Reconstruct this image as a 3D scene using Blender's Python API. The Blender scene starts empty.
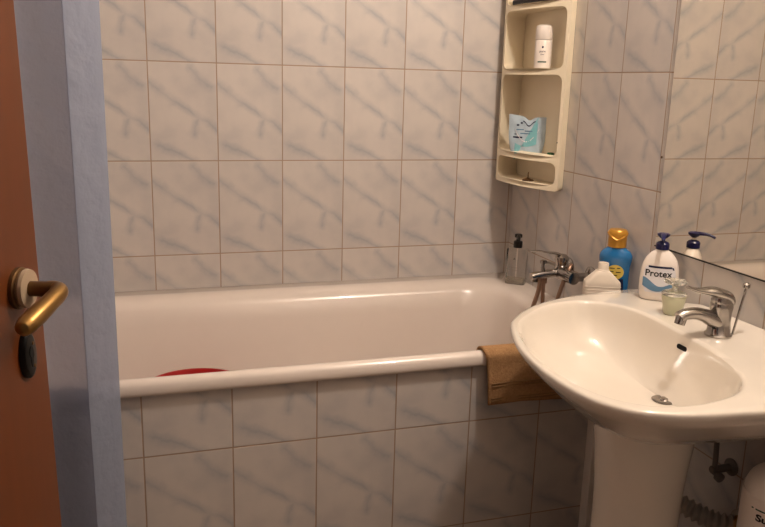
import bpy, bmesh, math, random
from mathutils import Vector, Matrix
random.seed(4)
C = bpy.context.scene.collection
PI = math.pi
XW = 1.2129      # right wall plane
FL = -0.98       # floor
CE = 1.50        # ceiling
YA = -0.7611     # bath apron plane

# ------------------------------------------------------------------ helpers
def obj(name, bm, mat, parent=None, smooth=True, bevel=0, auto=40):
    off = parent_world(parent) if parent else Vector((0, 0, 0))
    bmesh.ops.remove_doubles(bm, verts=bm.verts, dist=1e-6)
    bmesh.ops.recalc_face_normals(bm, faces=bm.faces)
    if smooth:
        for f in bm.faces: f.smooth = True
        for e in bm.edges:
            if len(e.link_faces) == 2 and e.calc_face_angle(0) > math.radians(auto): e.smooth = False
    if off.length > 0: bmesh.ops.translate(bm, verts=bm.verts, vec=-off)
    me = bpy.data.meshes.new(name); bm.to_mesh(me); bm.free()
    o = bpy.data.objects.new(name, me); C.objects.link(o)
    if mat: me.materials.append(mat)
    if parent: o.parent = parent
    if bevel:
        m = o.modifiers.new('bevel', 'BEVEL'); m.width = bevel; m.segments = 3; m.limit_method = 'ANGLE'
        m.harden_normals = False
    return o
def parent_world(p):
    v = Vector((0, 0, 0))
    while p: v += p.location; p = p.parent
    return v
def thing(name, label, cat, loc, group=None):
    o = bpy.data.objects.new(name, None); C.objects.link(o); o.location = loc; o.empty_display_size = .02
    o['label'] = label; o['category'] = cat
    if group: o['group'] = group
    return o
def tag(o, label, cat, group=None):
    o['label'] = label; o['category'] = cat
    if group: o['group'] = group
    return o
def struct(o):
    o['kind'] = 'structure'; return o
def box(bm, lo, hi, M=None):
    vs = []
    for x in (lo[0], hi[0]):
        for y in (lo[1], hi[1]):
            for z in (lo[2], hi[2]):
                v = Vector((x, y, z)); vs.append(bm.verts.new(M @ v if M else v))
    for f in ((0,1,3,2),(4,6,7,5),(0,4,5,1),(2,3,7,6),(0,2,6,4),(1,5,7,3)):
        bm.faces.new([vs[i] for i in f])
    return bm
def newbox(lo, hi, M=None): return box(bmesh.new(), lo, hi, M)
def loft(bm, rings, cap0=True, cap1=True, closed=True):
    R = [[bm.verts.new(p) for p in r] for r in rings]
    n = len(R[0])
    for a, b in zip(R[:-1], R[1:]):
        for i in range(n if closed else n-1):
            j = (i+1) % n
            bm.faces.new((a[i], a[j], b[j], b[i]))
    if cap0: bm.faces.new(R[0][::-1])
    if cap1: bm.faces.new(R[-1])
    return bm
def frame(t):
    t = t.normalized(); a = Vector((0,0,1)) if abs(t.z) < .9 else Vector((1,0,0))
    u = t.cross(a).normalized(); return u, t.cross(u).normalized()
def catmull(P, n=8):
    P = [Vector(p) for p in P]; out = []
    for i in range(len(P)-1):
        p0 = P[max(i-1,0)]; p1 = P[i]; p2 = P[i+1]; p3 = P[min(i+2, len(P)-1)]
        for k in range(n):
            t = k/n
            out.append(.5*((2*p1)+(p2-p0)*t+(2*p0-5*p1+4*p2-p3)*t*t+(3*p1-p0-3*p2+p3)*t**3))
    out.append(P[-1]); return out
def tube(bm, P, r, seg=14, smooth=0, rad=None, flat=1.0, cap=True):
    """tube through P; r number or list per point"""
    P = [Vector(p) for p in P]
    rs = r if isinstance(r, (list, tuple)) else [r]*len(P)
    if smooth:
        Q = catmull(P, smooth); rr = []
        for i in range(len(P)-1):
            for k in range(smooth): rr.append(rs[i]+(rs[i+1]-rs[i])*k/smooth)
        rr.append(rs[-1]); P, rs = Q, rr
    rings = []; u = None
    for i, p in enumerate(P):
        t = (P[min(i+1,len(P)-1)]-P[max(i-1,0)]).normalized()
        if u is None: u, v = frame(t)
        else:
            u = (u - t*u.dot(t)).normalized()
        v = t.cross(u)
        rings.append([p+(u*math.cos(2*PI*k/seg)+v*math.sin(2*PI*k/seg)*flat)*rs[i] for k in range(seg)])
    loft(bm, rings, cap, cap); return bm
def lathe(bm, prof, c, seg=32, axis=(0,0,1), sx=1, cap0=True, cap1=True):
    """prof = [(h, r)] along axis from c"""
    ax = Vector(axis).normalized(); u, v = frame(ax); c = Vector(c)
    rings = [[c+ax*h+(u*math.cos(2*PI*k/seg)*sx+v*math.sin(2*PI*k/seg))*r for k in range(seg)] for h, r in prof]
    return loft(bm, rings, cap0, cap1)
def rrect(cx, cy, hx, hy, r, n=8):
    """rounded rect loop in xy, CCW"""
    pts = []
    for (sx, sy, a0) in ((1,1,0),(-1,1,PI/2),(-1,-1,PI),(1,-1,1.5*PI)):
        for k in range(n+1):
            a = a0+PI/2*k/n
            pts.append((cx+sx*(hx-r)+r*math.cos(a), cy+sy*(hy-r)+r*math.sin(a)))
    return pts
def interp(T, x):
    if x <= T[0][0]: return T[0][1:]
    for a, b in zip(T[:-1], T[1:]):
        if x <= b[0]:
            t = (x-a[0])/(b[0]-a[0]); return tuple(p+(q-p)*t for p, q in zip(a[1:], b[1:]))
    return T[-1][1:]
def smoothprof(T, n=5):
    Q = catmull([Vector((t+(0,0))[:3]) for t in T], n); return [tuple(q) for q in Q]
def textmesh(s, size, align='CENTER', bold=0):
    cu = bpy.data.curves.new('t', 'FONT'); cu.body = s; cu.size = size; cu.align_x = align; cu.resolution_u = 3
    cu.offset = bold
    o = bpy.data.objects.new('t', cu); me = o.to_mesh()
    V = [v.co.copy() for v in me.vertices]; F = [tuple(p.vertices) for p in me.polygons]
    o.to_mesh_clear(); bpy.data.objects.remove(o); bpy.data.curves.remove(cu)
    return V, F

class Bottle:
    """superelliptic bottle: prof [(z, a, b)], rotated so that its front (-local y) looks to angle ang"""
    def __init__(s, org, prof, ex, n=2.4):
        s.o = Vector(org); s.p = prof; s.n = n
        s.ex = Vector((ex[0], ex[1], 0)).normalized(); s.ey = Vector((-s.ex.y, s.ex.x, 0))
    def pt(s, x, y, z): return s.o+s.ex*x+s.ey*y+Vector((0,0,z))
    def mesh(s, seg=48, prof=None, cap1=True):
        rings = []
        for z, a, b in (prof or s.p):
            r = []
            for k in range(seg):
                t = 2*PI*k/seg; c, d = math.cos(t), math.sin(t)
                r.append(s.pt(a*math.copysign(abs(c)**(2/s.n), c), b*math.copysign(abs(d)**(2/s.n), d), z))
            rings.append(r)
        return loft(bmesh.new(), rings, True, cap1)
    def surf(s, x, z, eps=.0004):
        a, b = interp(s.p, z); q = min(abs(x)/a, .995)
        return s.pt(x, -(b*(1-q**s.n)**(1/s.n))-eps, z)
    def patch(s, name, poly_rows, mat, parent, eps=.0004, n=16):
        """poly_rows [(z, x0, x1)]"""
        bm = bmesh.new(); rows = []
        for z, x0, x1 in poly_rows:
            rows.append([bm.verts.new(s.surf(x0+(x1-x0)*k/n, z, eps)) for k in range(n+1)])
        for a, b in zip(rows[:-1], rows[1:]):
            for k in range(n): bm.faces.new((a[k], a[k+1], b[k+1], b[k]))
        return obj(name, bm, mat, parent)
    def text(s, name, txt, size, x, z, mat, parent, eps=.0008, bold=0, rot=0):
        V, F = textmesh(txt, size, bold=bold); bm = bmesh.new()
        c, d = math.cos(rot), math.sin(rot)
        vs = [bm.verts.new(s.surf(x+v.x*c-v.y*d, z+v.x*d+v.y*c, eps)) for v in V]
        for f in F:
            try: bm.faces.new([vs[i] for i in f])
            except Exception: pass
        return obj(name, bm, mat, parent, smooth=False)

# ------------------------------------------------------------------ materials
def lin(c):
    return tuple(((x/255)/12.92 if x/255 <= .04045 else ((x/255+.055)/1.055)**2.4) for x in c)+(1,)
def mat(name, col, rough=.5, metal=0, coat=0, trans=0, ior=1.45, sub=0, noise=0, nscale=20, bump=0, bscale=60, spec=.5, stretch=(1,1,1)):
    m = bpy.data.materials.new(name); m.use_nodes = True; nt = m.node_tree; b = nt.nodes['Principled BSDF']
    b.inputs['Base Color'].default_value = lin(col)
    b.inputs['Roughness'].default_value = rough; b.inputs['Metallic'].default_value = metal
    b.inputs['Coat Weight'].default_value = coat; b.inputs['Transmission Weight'].default_value = trans
    b.inputs['IOR'].default_value = ior; b.inputs['Specular IOR Level'].default_value = spec
    if sub: b.inputs['Subsurface Weight'].default_value = sub; b.inputs['Subsurface Radius'].default_value = (.01,.008,.006)
    tc = nt.nodes.new('ShaderNodeTexCoord'); mp = nt.nodes.new('ShaderNodeMapping'); mp.inputs['Scale'].default_value = stretch
    nt.links.new(tc.outputs['Object'], mp.inputs['Vector'])
    nz = nt.nodes.new('ShaderNodeTexNoise'); nz.inputs['Scale'].default_value = nscale; nz.inputs['Detail'].default_value = 4
    nt.links.new(mp.outputs[0], nz.inputs['Vector'])
    mx = nt.nodes.new('ShaderNodeMix'); mx.data_type = 'RGBA'
    k = 1-max(noise, .015)*1.6
    mx.inputs['A'].default_value = tuple(v*k for v in lin(col)[:3])+(1,); 
    k2 = 1+max(noise, .015)*1.6
    mx.inputs['B'].default_value = tuple(min(1, v*k2) for v in lin(col)[:3])+(1,)
    nt.links.new(nz.outputs['Fac'], mx.inputs['Factor']); nt.links.new(mx.outputs['Result'], b.inputs['Base Color'])
    if bump:
        n2 = nt.nodes.new('ShaderNodeTexNoise'); n2.inputs['Scale'].default_value = bscale; n2.inputs['Detail'].default_value = 3
        nt.links.new(mp.outputs[0], n2.inputs['Vector'])
        bp = nt.nodes.new('ShaderNodeBump'); bp.inputs['Strength'].default_value = bump; bp.inputs['Distance'].default_value = .002
        nt.links.new(n2.outputs['Fac'], bp.inputs['Height']); nt.links.new(bp.outputs[0], b.inputs['Normal'])
    return m

TW, TH = .2, .29333
SEG = [((.00,.80),(.38,.61)),((.38,.61),(.72,.45)),((.72,.45),(1.0,.33)),
       ((.62,.95),(.72,.84)),((.72,.84),(.92,.75)),
       ((.08,.17),(.35,.09)),((.35,.09),(.64,.01)),((.72,.45),(.64,.27))]
def tile_group():
    g = bpy.data.node_groups.new('marble_tile', 'ShaderNodeTree')
    g.interface.new_socket('U', in_out='INPUT', socket_type='NodeSocketFloat')
    g.interface.new_socket('V', in_out='INPUT', socket_type='NodeSocketFloat')
    g.interface.new_socket('Color', in_out='OUTPUT', socket_type='NodeSocketColor')
    g.interface.new_socket('Grout', in_out='OUTPUT', socket_type='NodeSocketFloat')
    N = g.nodes; L = g.links; gi = N.new('NodeGroupInput'); go = N.new('NodeGroupOutput')
    def M(op, a, b=None, c=None, clamp=False):
        n = N.new('ShaderNodeMath'); n.operation = op; n.use_clamp = clamp
        for i, v in enumerate((a, b, c)):
            if v is None: continue
            if isinstance(v, (int, float)): n.inputs[i].default_value = v
            else: L.new(v, n.inputs[i])
        return n.outputs[0]
    def VM(op, a, b=None, s=None):
        n = N.new('ShaderNodeVectorMath'); n.operation = op
        for i, v in enumerate((a, b)):
            if v is None: continue
            if isinstance(v, tuple): n.inputs[i].default_value = v
            else: L.new(v, n.inputs[i])
        if s is not None:
            if isinstance(s, (int, float)): n.inputs['Scale'].default_value = s
            else: L.new(s, n.inputs['Scale'])
        return n
    def MR(v, a, b, c, d):
        n = N.new('ShaderNodeMapRange'); n.interpolation_type = 'SMOOTHSTEP'; L.new(v, n.inputs[0])
        for i, q in enumerate((a, b, c, d)): n.inputs[i+1].default_value = q
        return n.outputs[0]
    U = M('DIVIDE', gi.outputs['U'], TW); V = M('DIVIDE', gi.outputs['V'], TH)
    fu = M('FRACT', U); fv = M('FRACT', V)
    du = M('MULTIPLY', M('MINIMUM', fu, M('SUBTRACT', 1., fu)), TW)
    dv = M('MULTIPLY', M('MINIMUM', fv, M('SUBTRACT', 1., fv)), TH)
    d = M('MINIMUM', du, dv)
    grout = MR(d, .0010, .0024, 1, 0)
    cb = N.new('ShaderNodeCombineXYZ'); L.new(M('MULTIPLY', fu, TW), cb.inputs[0]); L.new(M('MULTIPLY', fv, TH), cb.inputs[1])
    cell = N.new('ShaderNodeCombineXYZ'); L.new(M('FLOOR', U), cell.inputs[0]); L.new(M('FLOOR', V), cell.inputs[1])
    nz = N.new('ShaderNodeTexNoise'); nz.inputs['Scale'].default_value = 22; nz.inputs['Detail'].default_value = 5; nz.inputs['Roughness'].default_value = .62
    L.new(cb.outputs[0], nz.inputs['Vector'])
    off = VM('SUBTRACT', nz.outputs['Color'], (.5,.5,.5)); offs = VM('SCALE', off.outputs[0], s=.03)
    flat = VM('MULTIPLY', offs.outputs[0], (1.,1.,0.))
    P = VM('ADD', cb.outputs[0], flat.outputs[0]).outputs[0]
    best = None
    for a, b in SEG:
        A = Vector((a[0]*TW, a[1]*TH, 0)); B = Vector((b[0]*TW, b[1]*TH, 0)); D = B-A
        pa = VM('SUBTRACT', P, tuple(A)).outputs[0]
        h = M('DIVIDE', VM('DOT_PRODUCT', pa, tuple(D)).outputs['Value'], D.length_squared, clamp=True)
        q = VM('SCALE', tuple(D), s=h).outputs[0]
        dd = VM('LENGTH', VM('SUBTRACT', pa, q).outputs[0]).outputs['Value']
        best = dd if best is None else M('MINIMUM', best, dd)
    core = MR(best, .0, .006, .12, 0); halo = MR(best, .0, .022, .33, 0)
    n2 = N.new('ShaderNodeTexNoise'); n2.inputs['Scale'].default_value = 17; n2.inputs['Detail'].default_value = 3
    sh = VM('ADD', cb.outputs[0], (3.1, 1.7, .4)); L.new(sh.outputs[0], n2.inputs['Vector'])
    amp = MR(n2.outputs['Fac'], .34, .60, .5, 1.0)
    vein = M('MULTIPLY', M('ADD', core, halo), amp, clamp=True)
    n3 = N.new('ShaderNodeTexNoise'); n3.inputs['Scale'].default_value = 9; n3.inputs['Detail'].default_value = 3
    L.new(sh.outputs[0], n3.inputs['Vector'])
    cloud = MR(n3.outputs['Fac'], .35, .7, 0, 1)
    base = N.new('ShaderNodeMix'); base.data_type = 'RGBA'; L.new(cloud, base.inputs['Factor'])
    base.inputs['A'].default_value = lin((208,200,193)); base.inputs['B'].default_value = lin((194,188,184))
    wn = N.new('ShaderNodeTexWhiteNoise'); L.new(cell.outputs[0], wn.inputs['Vector'])
    br = M('ADD', .97, M('MULTIPLY', wn.outputs['Value'], .05))
    b2 = VM('SCALE', base.outputs['Result'], s=br)
    mv = N.new('ShaderNodeMix'); mv.data_type = 'RGBA'; L.new(vein, mv.inputs['Factor']); L.new(b2.outputs[0], mv.inputs['A'])
    mv.inputs['B'].default_value = lin((120,134,150))
    mg = N.new('ShaderNodeMix'); mg.data_type = 'RGBA'; L.new(M('MULTIPLY', grout, .85), mg.inputs['Factor']); L.new(mv.outputs['Result'], mg.inputs['A'])
    mg.inputs['B'].default_value = lin((160,132,106))
    L.new(mg.outputs['Result'], go.inputs['Color']); L.new(grout, go.inputs['Grout'])
    return g
TG = tile_group()
def tilemat(name, ax, sign, off, voff, rough=.28):
    m = bpy.data.materials.new(name); m.use_nodes = True; nt = m.node_tree; b = nt.nodes['Principled BSDF']; L = nt.links
    tc = nt.nodes.new('ShaderNodeTexCoord'); sp = nt.nodes.new('ShaderNodeSeparateXYZ'); L.new(tc.outputs['Object'], sp.inputs[0])
    def ma(src, s, o):
        n = nt.nodes.new('ShaderNodeMath'); n.operation = 'MULTIPLY_ADD'; L.new(src, n.inputs[0]); n.inputs[1].default_value = s; n.inputs[2].default_value = o; return n.outputs[0]
    gr = nt.nodes.new('ShaderNodeGroup'); gr.node_tree = TG
    L.new(ma(sp.outputs[ax], sign, off+20*TW), gr.inputs['U']); L.new(ma(sp.outputs['Z' if ax != 'Z' else 'Y'], 1, voff+20*TH), gr.inputs['V'])
    L.new(gr.outputs['Color'], b.inputs['Base Color'])
    r = nt.nodes.new('ShaderNodeMath'); r.operation = 'MULTIPLY_ADD'; L.new(gr.outputs['Grout'], r.inputs[0]); r.inputs[1].default_value = .4; r.inputs[2].default_value = rough
    L.new(r.outputs[0], b.inputs['Roughness'])
    iv = nt.nodes.new('ShaderNodeMath'); iv.operation = 'SUBTRACT'; iv.inputs[0].default_value = 1; L.new(gr.outputs['Grout'], iv.inputs[1])
    bp = nt.nodes.new('ShaderNodeBump'); bp.inputs['Strength'].default_value = .5; bp.inputs['Distance'].default_value = .0015
    L.new(iv.outputs[0], bp.inputs['Height']); L.new(bp.outputs[0], b.inputs['Normal'])
    return m
T_back = tilemat('tile_back', 'X', 1, 0, 0)
T_right = tilemat('tile_right', 'Y', -1, -.5956+.2*3, 0)
T_left = tilemat('tile_left', 'Y', 1, 0, 0)
T_apron = tilemat('tile_apron', 'X', 1, .0562, .5909)
T_front = tilemat('tile_front', 'X', -1, 0, 0)
def floor_mat():
    m = bpy.data.materials.new('floor_tile'); m.use_nodes = True; nt = m.node_tree; b = nt.nodes['Principled BSDF']
    tc = nt.nodes.new('ShaderNodeTexCoord'); br = nt.nodes.new('ShaderNodeTexBrick')
    br.offset = 0; br.inputs['Scale'].default_value = 1; br.inputs['Brick Width'].default_value = .3; br.inputs['Row Height'].default_value = .3
    br.inputs['Mortar Size'].default_value = .003
    br.inputs['Color1'].default_value = lin((150,128,108)); br.inputs['Color2'].default_value = lin((142,120,100)); br.inputs['Mortar'].default_value = lin((100,84,70))
    nt.links.new(tc.outputs['Object'], br.inputs['Vector']); nt.links.new(br.outputs['Color'], b.inputs['Base Color']); b.inputs['Roughness'].default_value = .4
    return m
M_floor = floor_mat()
M_ceil = mat('ceiling_paint', (226,218,206), .9)
M_enamel = mat('bath_enamel', (226,214,204), .22, coat=.5, noise=.01)
M_ceramic = mat('sink_ceramic', (224,215,202), .12, coat=.7, noise=.006)
M_plastic = mat('cream_plastic', (240,227,200), .38, noise=.01)
M_chrome = mat('chrome', (168,163,158), .17, metal=1, noise=.02)
M_hose = mat('hose_metal', (158,128,108), .32, metal=.85)
M_brass = mat('brass', (150,116,66), .34, metal=.9, noise=.06)
M_brassD = mat('aged_brass', (112,84,52), .42, metal=.8, noise=.1)
M_rose = mat('rose_beige', (170,148,122), .6, noise=.05)
M_black = mat('black_plastic', (18,17,18), .3)
M_dark = mat('dark_iron', (20,19,18), .35, metal=.4)
M_void = mat('dark_opening', (12,10,9), .9)
M_navy = mat('navy_plastic', (22,24,74), .28)
M_white = mat('white_plastic', (236,226,216), .32, noise=.01)
M_whiteb = mat('white_hdpe', (226,214,198), .45, noise=.02)
M_blue = mat('blue_bottle', (38,112,170), .16, coat=.5, noise=.05)
M_gold = mat('gold_cap', (196,142,52), .32, metal=.35, noise=.04)
M_yellow = mat('yellow_label', (226,198,92), .5, noise=.06)
M_inkn = mat('ink_navy', (20,26,66), .5)
M_ink = mat('ink_black', (24,24,26), .5)
M_wave = mat('label_blue', (96,134,166), .45, noise=.08)
M_lab = mat('label_white', (224,222,226), .5)
M_red = mat('red_plastic', (168,18,16), .4)
M_redink = mat('ink_red', (170,60,48), .6)
M_green = mat('label_green', (20,78,60), .5)
M_orange = mat('logo_orange', (176,84,52), .5, noise=.1)
M_teal = mat('label_teal', (92,170,176), .4, noise=.1)
M_aqua = mat('label_aqua', (130,192,200), .35, noise=.12)
M_brown = mat('brown_rubber', (84,58,34), .5, noise=.1)
M_ochre = mat('ochre_plastic', (176,128,58), .5)
M_grey = mat('grey_plastic', (168,158,148), .5)
def wood_mat():
    m = mat('varnished_wood', (100,50,19), .4, coat=.1, noise=.12, nscale=6, stretch=(9,9,.9))
    return m
M_wood = wood_mat()
M_woodE = mat('door_edge_wood', (120,76,46), .5, noise=.12, nscale=8, stretch=(6,6,.8))
M_mat = mat('towel_terry', (164,126,88), .95, noise=.22, nscale=160, bump=1.0, bscale=260, spec=.1)
M_glass = mat('clear_plastic', (244,243,240), .05, trans=.97, ior=1.13)
M_glass2 = mat('clear_glass', (240,240,232), .03, trans=.95, ior=1.45)
M_gel = mat('pale_green_wax', (222,222,192), .3, trans=.25, sub=.2)
def curtain_mat():
    m = bpy.data.materials.new('curtain_cloth'); m.use_nodes = True; nt = m.node_tree; N = nt.nodes; L = nt.links
    N.remove(N['Principled BSDF']); out = N['Material Output']
    d = N.new('ShaderNodeBsdfDiffuse'); d.inputs[0].default_value = lin((182,190,208))
    g = N.new('ShaderNodeBsdfGlossy'); g.inputs['Roughness'].default_value = .45; g.inputs[0].default_value = (.5,.5,.55,1)
    t = N.new('ShaderNodeBsdfTranslucent'); t.inputs[0].default_value = lin((150,164,192))
    tr = N.new('ShaderNodeBsdfTransparent'); tr.inputs[0].default_value = lin((205,205,218))
    tc = N.new('ShaderNodeTexCoord'); nz = N.new('ShaderNodeTexNoise'); nz.inputs['Scale'].default_value = 26; nz.inputs['Detail'].default_value = 4
    L.new(tc.outputs['Object'], nz.inputs['Vector'])
    bp = N.new('ShaderNodeBump'); bp.inputs['Strength'].default_value = 1.0; bp.inputs['Distance'].default_value = .008; L.new(nz.outputs['Fac'], bp.inputs['Height'])
    for n in (d, g, t): L.new(bp.outputs[0], n.inputs['Normal'])
    def mx(a, b, f):
        n = N.new('ShaderNodeMixShader'); n.inputs[0].default_value = f; L.new(a.outputs[0], n.inputs[1]); L.new(b.outputs[0], n.inputs[2]); return n
    a = mx(d, t, .30); b = mx(a, g, .07); c = mx(b, tr, .38)
    L.new(c.outputs[0], out.inputs['Surface']); return m
M_curtain = curtain_mat()
def mirror_mat():
    m = mat('mirror_silver', (240,236,226), .012, metal=1); return m
M_mirror = mirror_mat()
M_medge = mat('mirror_edge', (30,22,18), .4)

# ------------------------------------------------------------------ setting
XL, YF = -.52, -2.10
struct(obj('floor', newbox((XL-.1, -3.4, FL-.1), (XW+.1, .1, FL)), M_floor, smooth=False))
struct(obj('ceiling', newbox((XL-.1, -3.4, CE), (XW+.1, .1, CE+.1)), M_ceil, smooth=False))
struct(obj('wall_back', newbox((XL-.1, 0, FL), (XW+.1, .1, CE)), T_back, smooth=False))
struct(obj('wall_right', newbox((XW, YF, FL), (XW+.1, 0, CE)), T_right, smooth=False))
struct(obj('wall_left', newbox((XL-.1, YF, FL), (XL, 0, CE)), T_left, smooth=False))
bm = bmesh.new()      # wall with the doorway the photo is taken through
box(bm, (XL-.1, YF-.1, FL), (-.42, YF, CE)); box(bm, (.37, YF-.1, FL), (XW+.1, YF, CE)); box(bm, (-.42, YF-.1, 1.08), (.37, YF, CE))
struct(obj('wall_front', bm, T_front, smooth=False))
# hallway behind the camera
bm = newbox((-1.2, -3.5, FL), (1.3, -3.4, CE)); struct(obj('wall_hall', bm, M_ceil, smooth=False))

# ------------------------------------------------------------------ bath
BT = -.403
bath = thing('bathtub', 'pale enamelled bathtub built in along the back wall behind a tiled front', 'bathtub', (.35, -.39, FL))
xl, xr = XL+.003, XW-.001; yb, yf = -.001, -.776
def ringrect(x0, x1, y0, y1, r, z, n=10):
    return [(p[0], p[1], z) for p in rrect((x0+x1)/2, (y0+y1)/2, (x1-x0)/2, (y1-y0)/2, r, n)]
rings = []
rings.append(ringrect(xl, xr, yf+.008, yb, .004, BT-.038))
rings.append(ringrect(xl, xr, yf+.002, yb, .004, BT-.035))
rings.append(ringrect(xl, xr, yf, yb, .005, BT-.028))
rings.append(ringrect(xl, xr, yf+.001, yb, .005, BT-.012))
rings.append(ringrect(xl, xr, yf+.006, yb-.000, .006, BT-.004))
rings.append(ringrect(xl, xr, yf+.014, yb-.001, .008, BT))
rings.append(ringrect(xl+.05, xr-.07, yf+.024, yb-.060, .10, BT+.000))
rings.append(ringrect(xl+.06, xr-.085, yf+.029, yb-.085, .11, BT-.003))
rings.append(ringrect(xl+.068, xr-.10, yf+.035, yb-.105, .12, BT-.012))
rings.append(ringrect(xl+.075, xr-.11, yf+.041, yb-.120, .125, BT-.030))
rings.append(ringrect(xl+.090, xr-.125, yf+.050, yb-.132, .13, BT-.08))
rings.append(ringrect(xl+.13, xr-.15, yf+.066, yb-.150, .13, BT-.20))
rings.append(ringrect(xl+.20, xr-.18, yf+.10, yb-.172, .13, BT-.32))
rings.append(ringrect(xl+.26, xr-.21, yf+.125, yb-.195, .12, BT-.375))
rings.append(ringrect(xl+.34, xr-.26, yf+.17, yb-.235, .10, BT-.40))
rings.append(ringrect(xl+.60, xr-.50, yf+.32, yb-.35, .03, BT-.405))
obj('tub_shell', loft(bmesh.new(), rings, False, True), M_enamel, bath, auto=75)
bm = newbox((XL+.002, YA, FL+.001), (1.097, YA+.03, BT-.036)); 
ap = obj('tiled_apron', bm, T_apron, bath, smooth=False); ap['label'] = 'marbled tile front panel'
ap.location = (0,0,0); 
# keep the tile coordinates in room space
for v in ap.data.vertices: v.co += parent_world(bath)
ap.location = -parent_world(bath)
lathe(bm := bmesh.new(), [(0,.022),(.004,.024),(.006,.018)], (.86, -.40, BT-.405), 24); obj('drain_ring', bm, M_chrome, bath)
casing = obj('pipe_casing', newbox((1.098, -.792, FL+.001), (XW-.001, YA+.02, -.62)), M_white, smooth=False, bevel=.003)
tag(casing, 'narrow pale boxed-in pipe cover beside the bath front, behind the sink pedestal', 'pipe cover')

# red bucket standing in the bath
RB = (.085, -.40)
zb = BT-.4045
bk = thing('bucket', 'red plastic bucket inside the bathtub, only its rim showing', 'bucket', (RB[0], RB[1], zb))
bm = bmesh.new()
lathe(bm, [(0,.10),(.005,.105),(.215,.140),(.221,.149),(.229,.149),(.230,.142),(.215,.136),(.01,.101),(.008,.001)], (RB[0], RB[1], zb), 48); obj('bucket_body', bm, M_red, bk)
bm = bmesh.new(); tube(bm, [(RB[0]+.148*math.cos(a), RB[1]-.02-abs(math.sin(a))*.02, zb+.210-.07*math.sin(a)) for a in [PI*k/12 for k in range(13)]], .003, 8)
obj('handle', bm, M_white, bk)

# ------------------------------------------------------------------ brown towel over the bath rim
tw = thing('bath_towel', 'brown terry bath towel folded over the front rim of the bath beside the sink', 'towel', (.87, -.78, BT))
prof = [(-.655,-.62),(-.668,-.56),(-.683,-.50),(-.708,-.455),(-.725,-.420),(-.738,-.4015),(-.752,-.3965),(-.768,-.3975),(-.779,-.4040),(-.7835,-.414),(-.7845,-.44),(-.788,-.47),(-.789,-.50),(-.790,-.538)]
prof = [(p.x, p.y) for p in catmull([(a, b, 0) for a, b in prof], 4)]
bm = bmesh.new(); rows = []
nx = 40
for i in range(nx+1):
    s = i/nx; x = .768+.262*s
    row = []
    for j, (y, z) in enumerate(prof):
        t = j/len(prof)
        wob = .0022*math.sin(9*s+3*t)*max(0, t-.6)*2.2
        xx = x+(.018*max(0, t-.55)*(1-s)*1.6)-(.0)*t
        row.append(bm.verts.new((xx, y-abs(wob)-.001, z+.003*math.sin(5*s)*(t > .95))))
    rows.append(row)
for a, b in zip(rows[:-1], rows[1:]):
    for j in range(len(prof)-1): bm.faces.new((a[j], a[j+1], b[j+1], b[j]))
o = obj('cloth', bm, M_mat, tw); sm = o.modifiers.new('s', 'SOLIDIFY'); sm.thickness = .006; sm.offset = 0
# woven bands near the hem
bm = bmesh.new()
for z in (-.480, -.488, -.520, -.527):
    tube(bm, [(.786+.236*k/10, -.7945-.0015*math.sin(9*k/10+2.4), z) for k in range(11)], .0016, 6)
obj('woven_band', bm, mat('towel_band', (134,102,66), .9, noise=.1), tw)

# ------------------------------------------------------------------ sink
ZS = -.25
CX, CY = .93, -1.175
outer = [(1.2115,-.806),(1.16,-.804),(1.10,-.806),(1.03,-.815),(.938,-.836),(.826,-.890),(.738,-.972),(.701,-1.037),(.669,-1.123),(.650,-1.214),(.645,-1.32),(.660,-1.415),(.700,-1.472),(.750,-1.500),(.810,-1.515),(.925,-1.528),(1.05,-1.545),(1.16,-1.56),(1.2115,-1.565)]
inner = [(1.0525,-.985),(1.036,-.936),(1.003,-.898),(.951,-.876),(.873,-.892),(.800,-.942),(.739,-1.002),(.700,-1.075),(.676,-1.16),(.664,-1.25),(.666,-1.34),(.684,-1.405),(.715,-1.447),(.757,-1.472),(.83,-1.478),(.916,-1.456),(.97,-1.412),(1.001,-1.357),(1.032,-1.256),(1.044,-1.156),(1.052,-1.06)]
def radial(P, closed, N=120):
    """distance from (CX,CY) to polyline P at N angles"""
    if closed:
        Q = [tuple(q) for q in catmull([(x, y, 0) for x, y in P+P[:2]], 6)]
        Q = Q[6:]+Q[:0]
        Q.append(Q[0])
    else:
        Q = [tuple(q) for q in catmull([(x, y, 0) for x, y in P], 6)]; Q.append(Q[0])
    out = []
    for k in range(N):
        a = 2*PI*k/N; dx, dy = math.cos(a), math.sin(a); best = None
        for p, q in zip(Q[:-1], Q[1:]):
            ex, ey = q[0]-p[0], q[1]-p[1]; den = dx*ey-dy*ex
            if abs(den) < 1e-12: continue
            t = ((p[0]-CX)*ey-(p[1]-CY)*ex)/den; s = ((p[0]-CX)*dy-(p[1]-CY)*dx)/den
            if t > 0 and -1e-6 <= s <= 1+1e-6 and (best is None or t > best): best = t
        out.append(Vector((CX+dx*best, CY+dy*best, 0)))
    return out
NO = 144
RO = radial(outer, False, NO); RI = radial(inner, True, NO)
def ss(a, b, x):
    t = max(0, min(1, (x-a)/(b-a))); return t*t*(3-2*t)
def ring(f): return [f(o, i) for o, i in zip(RO, RI)]
DR = Vector((.992, -1.185, 0)); UC = Vector((.985, -1.175, 0))
rings = []
def under(s, z):
    def f(o, i):
        p = UC+(o-UC)*s
        # the back flank stays against the wall
        k = ss(1.10, 1.20, o.x); p.x = p.x*(1-k)+o.x*k
        return Vector((p.x, p.y, z))
    return ring(f)
for s, z in ((.26,-.402),(.40,-.400),(.50,-.394),(.60,-.378),(.70,-.356),(.79,-.331),(.865,-.308),(.925,-.290),(.965,-.277),(.988,-.266)): rings.append(under(s, z))
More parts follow.
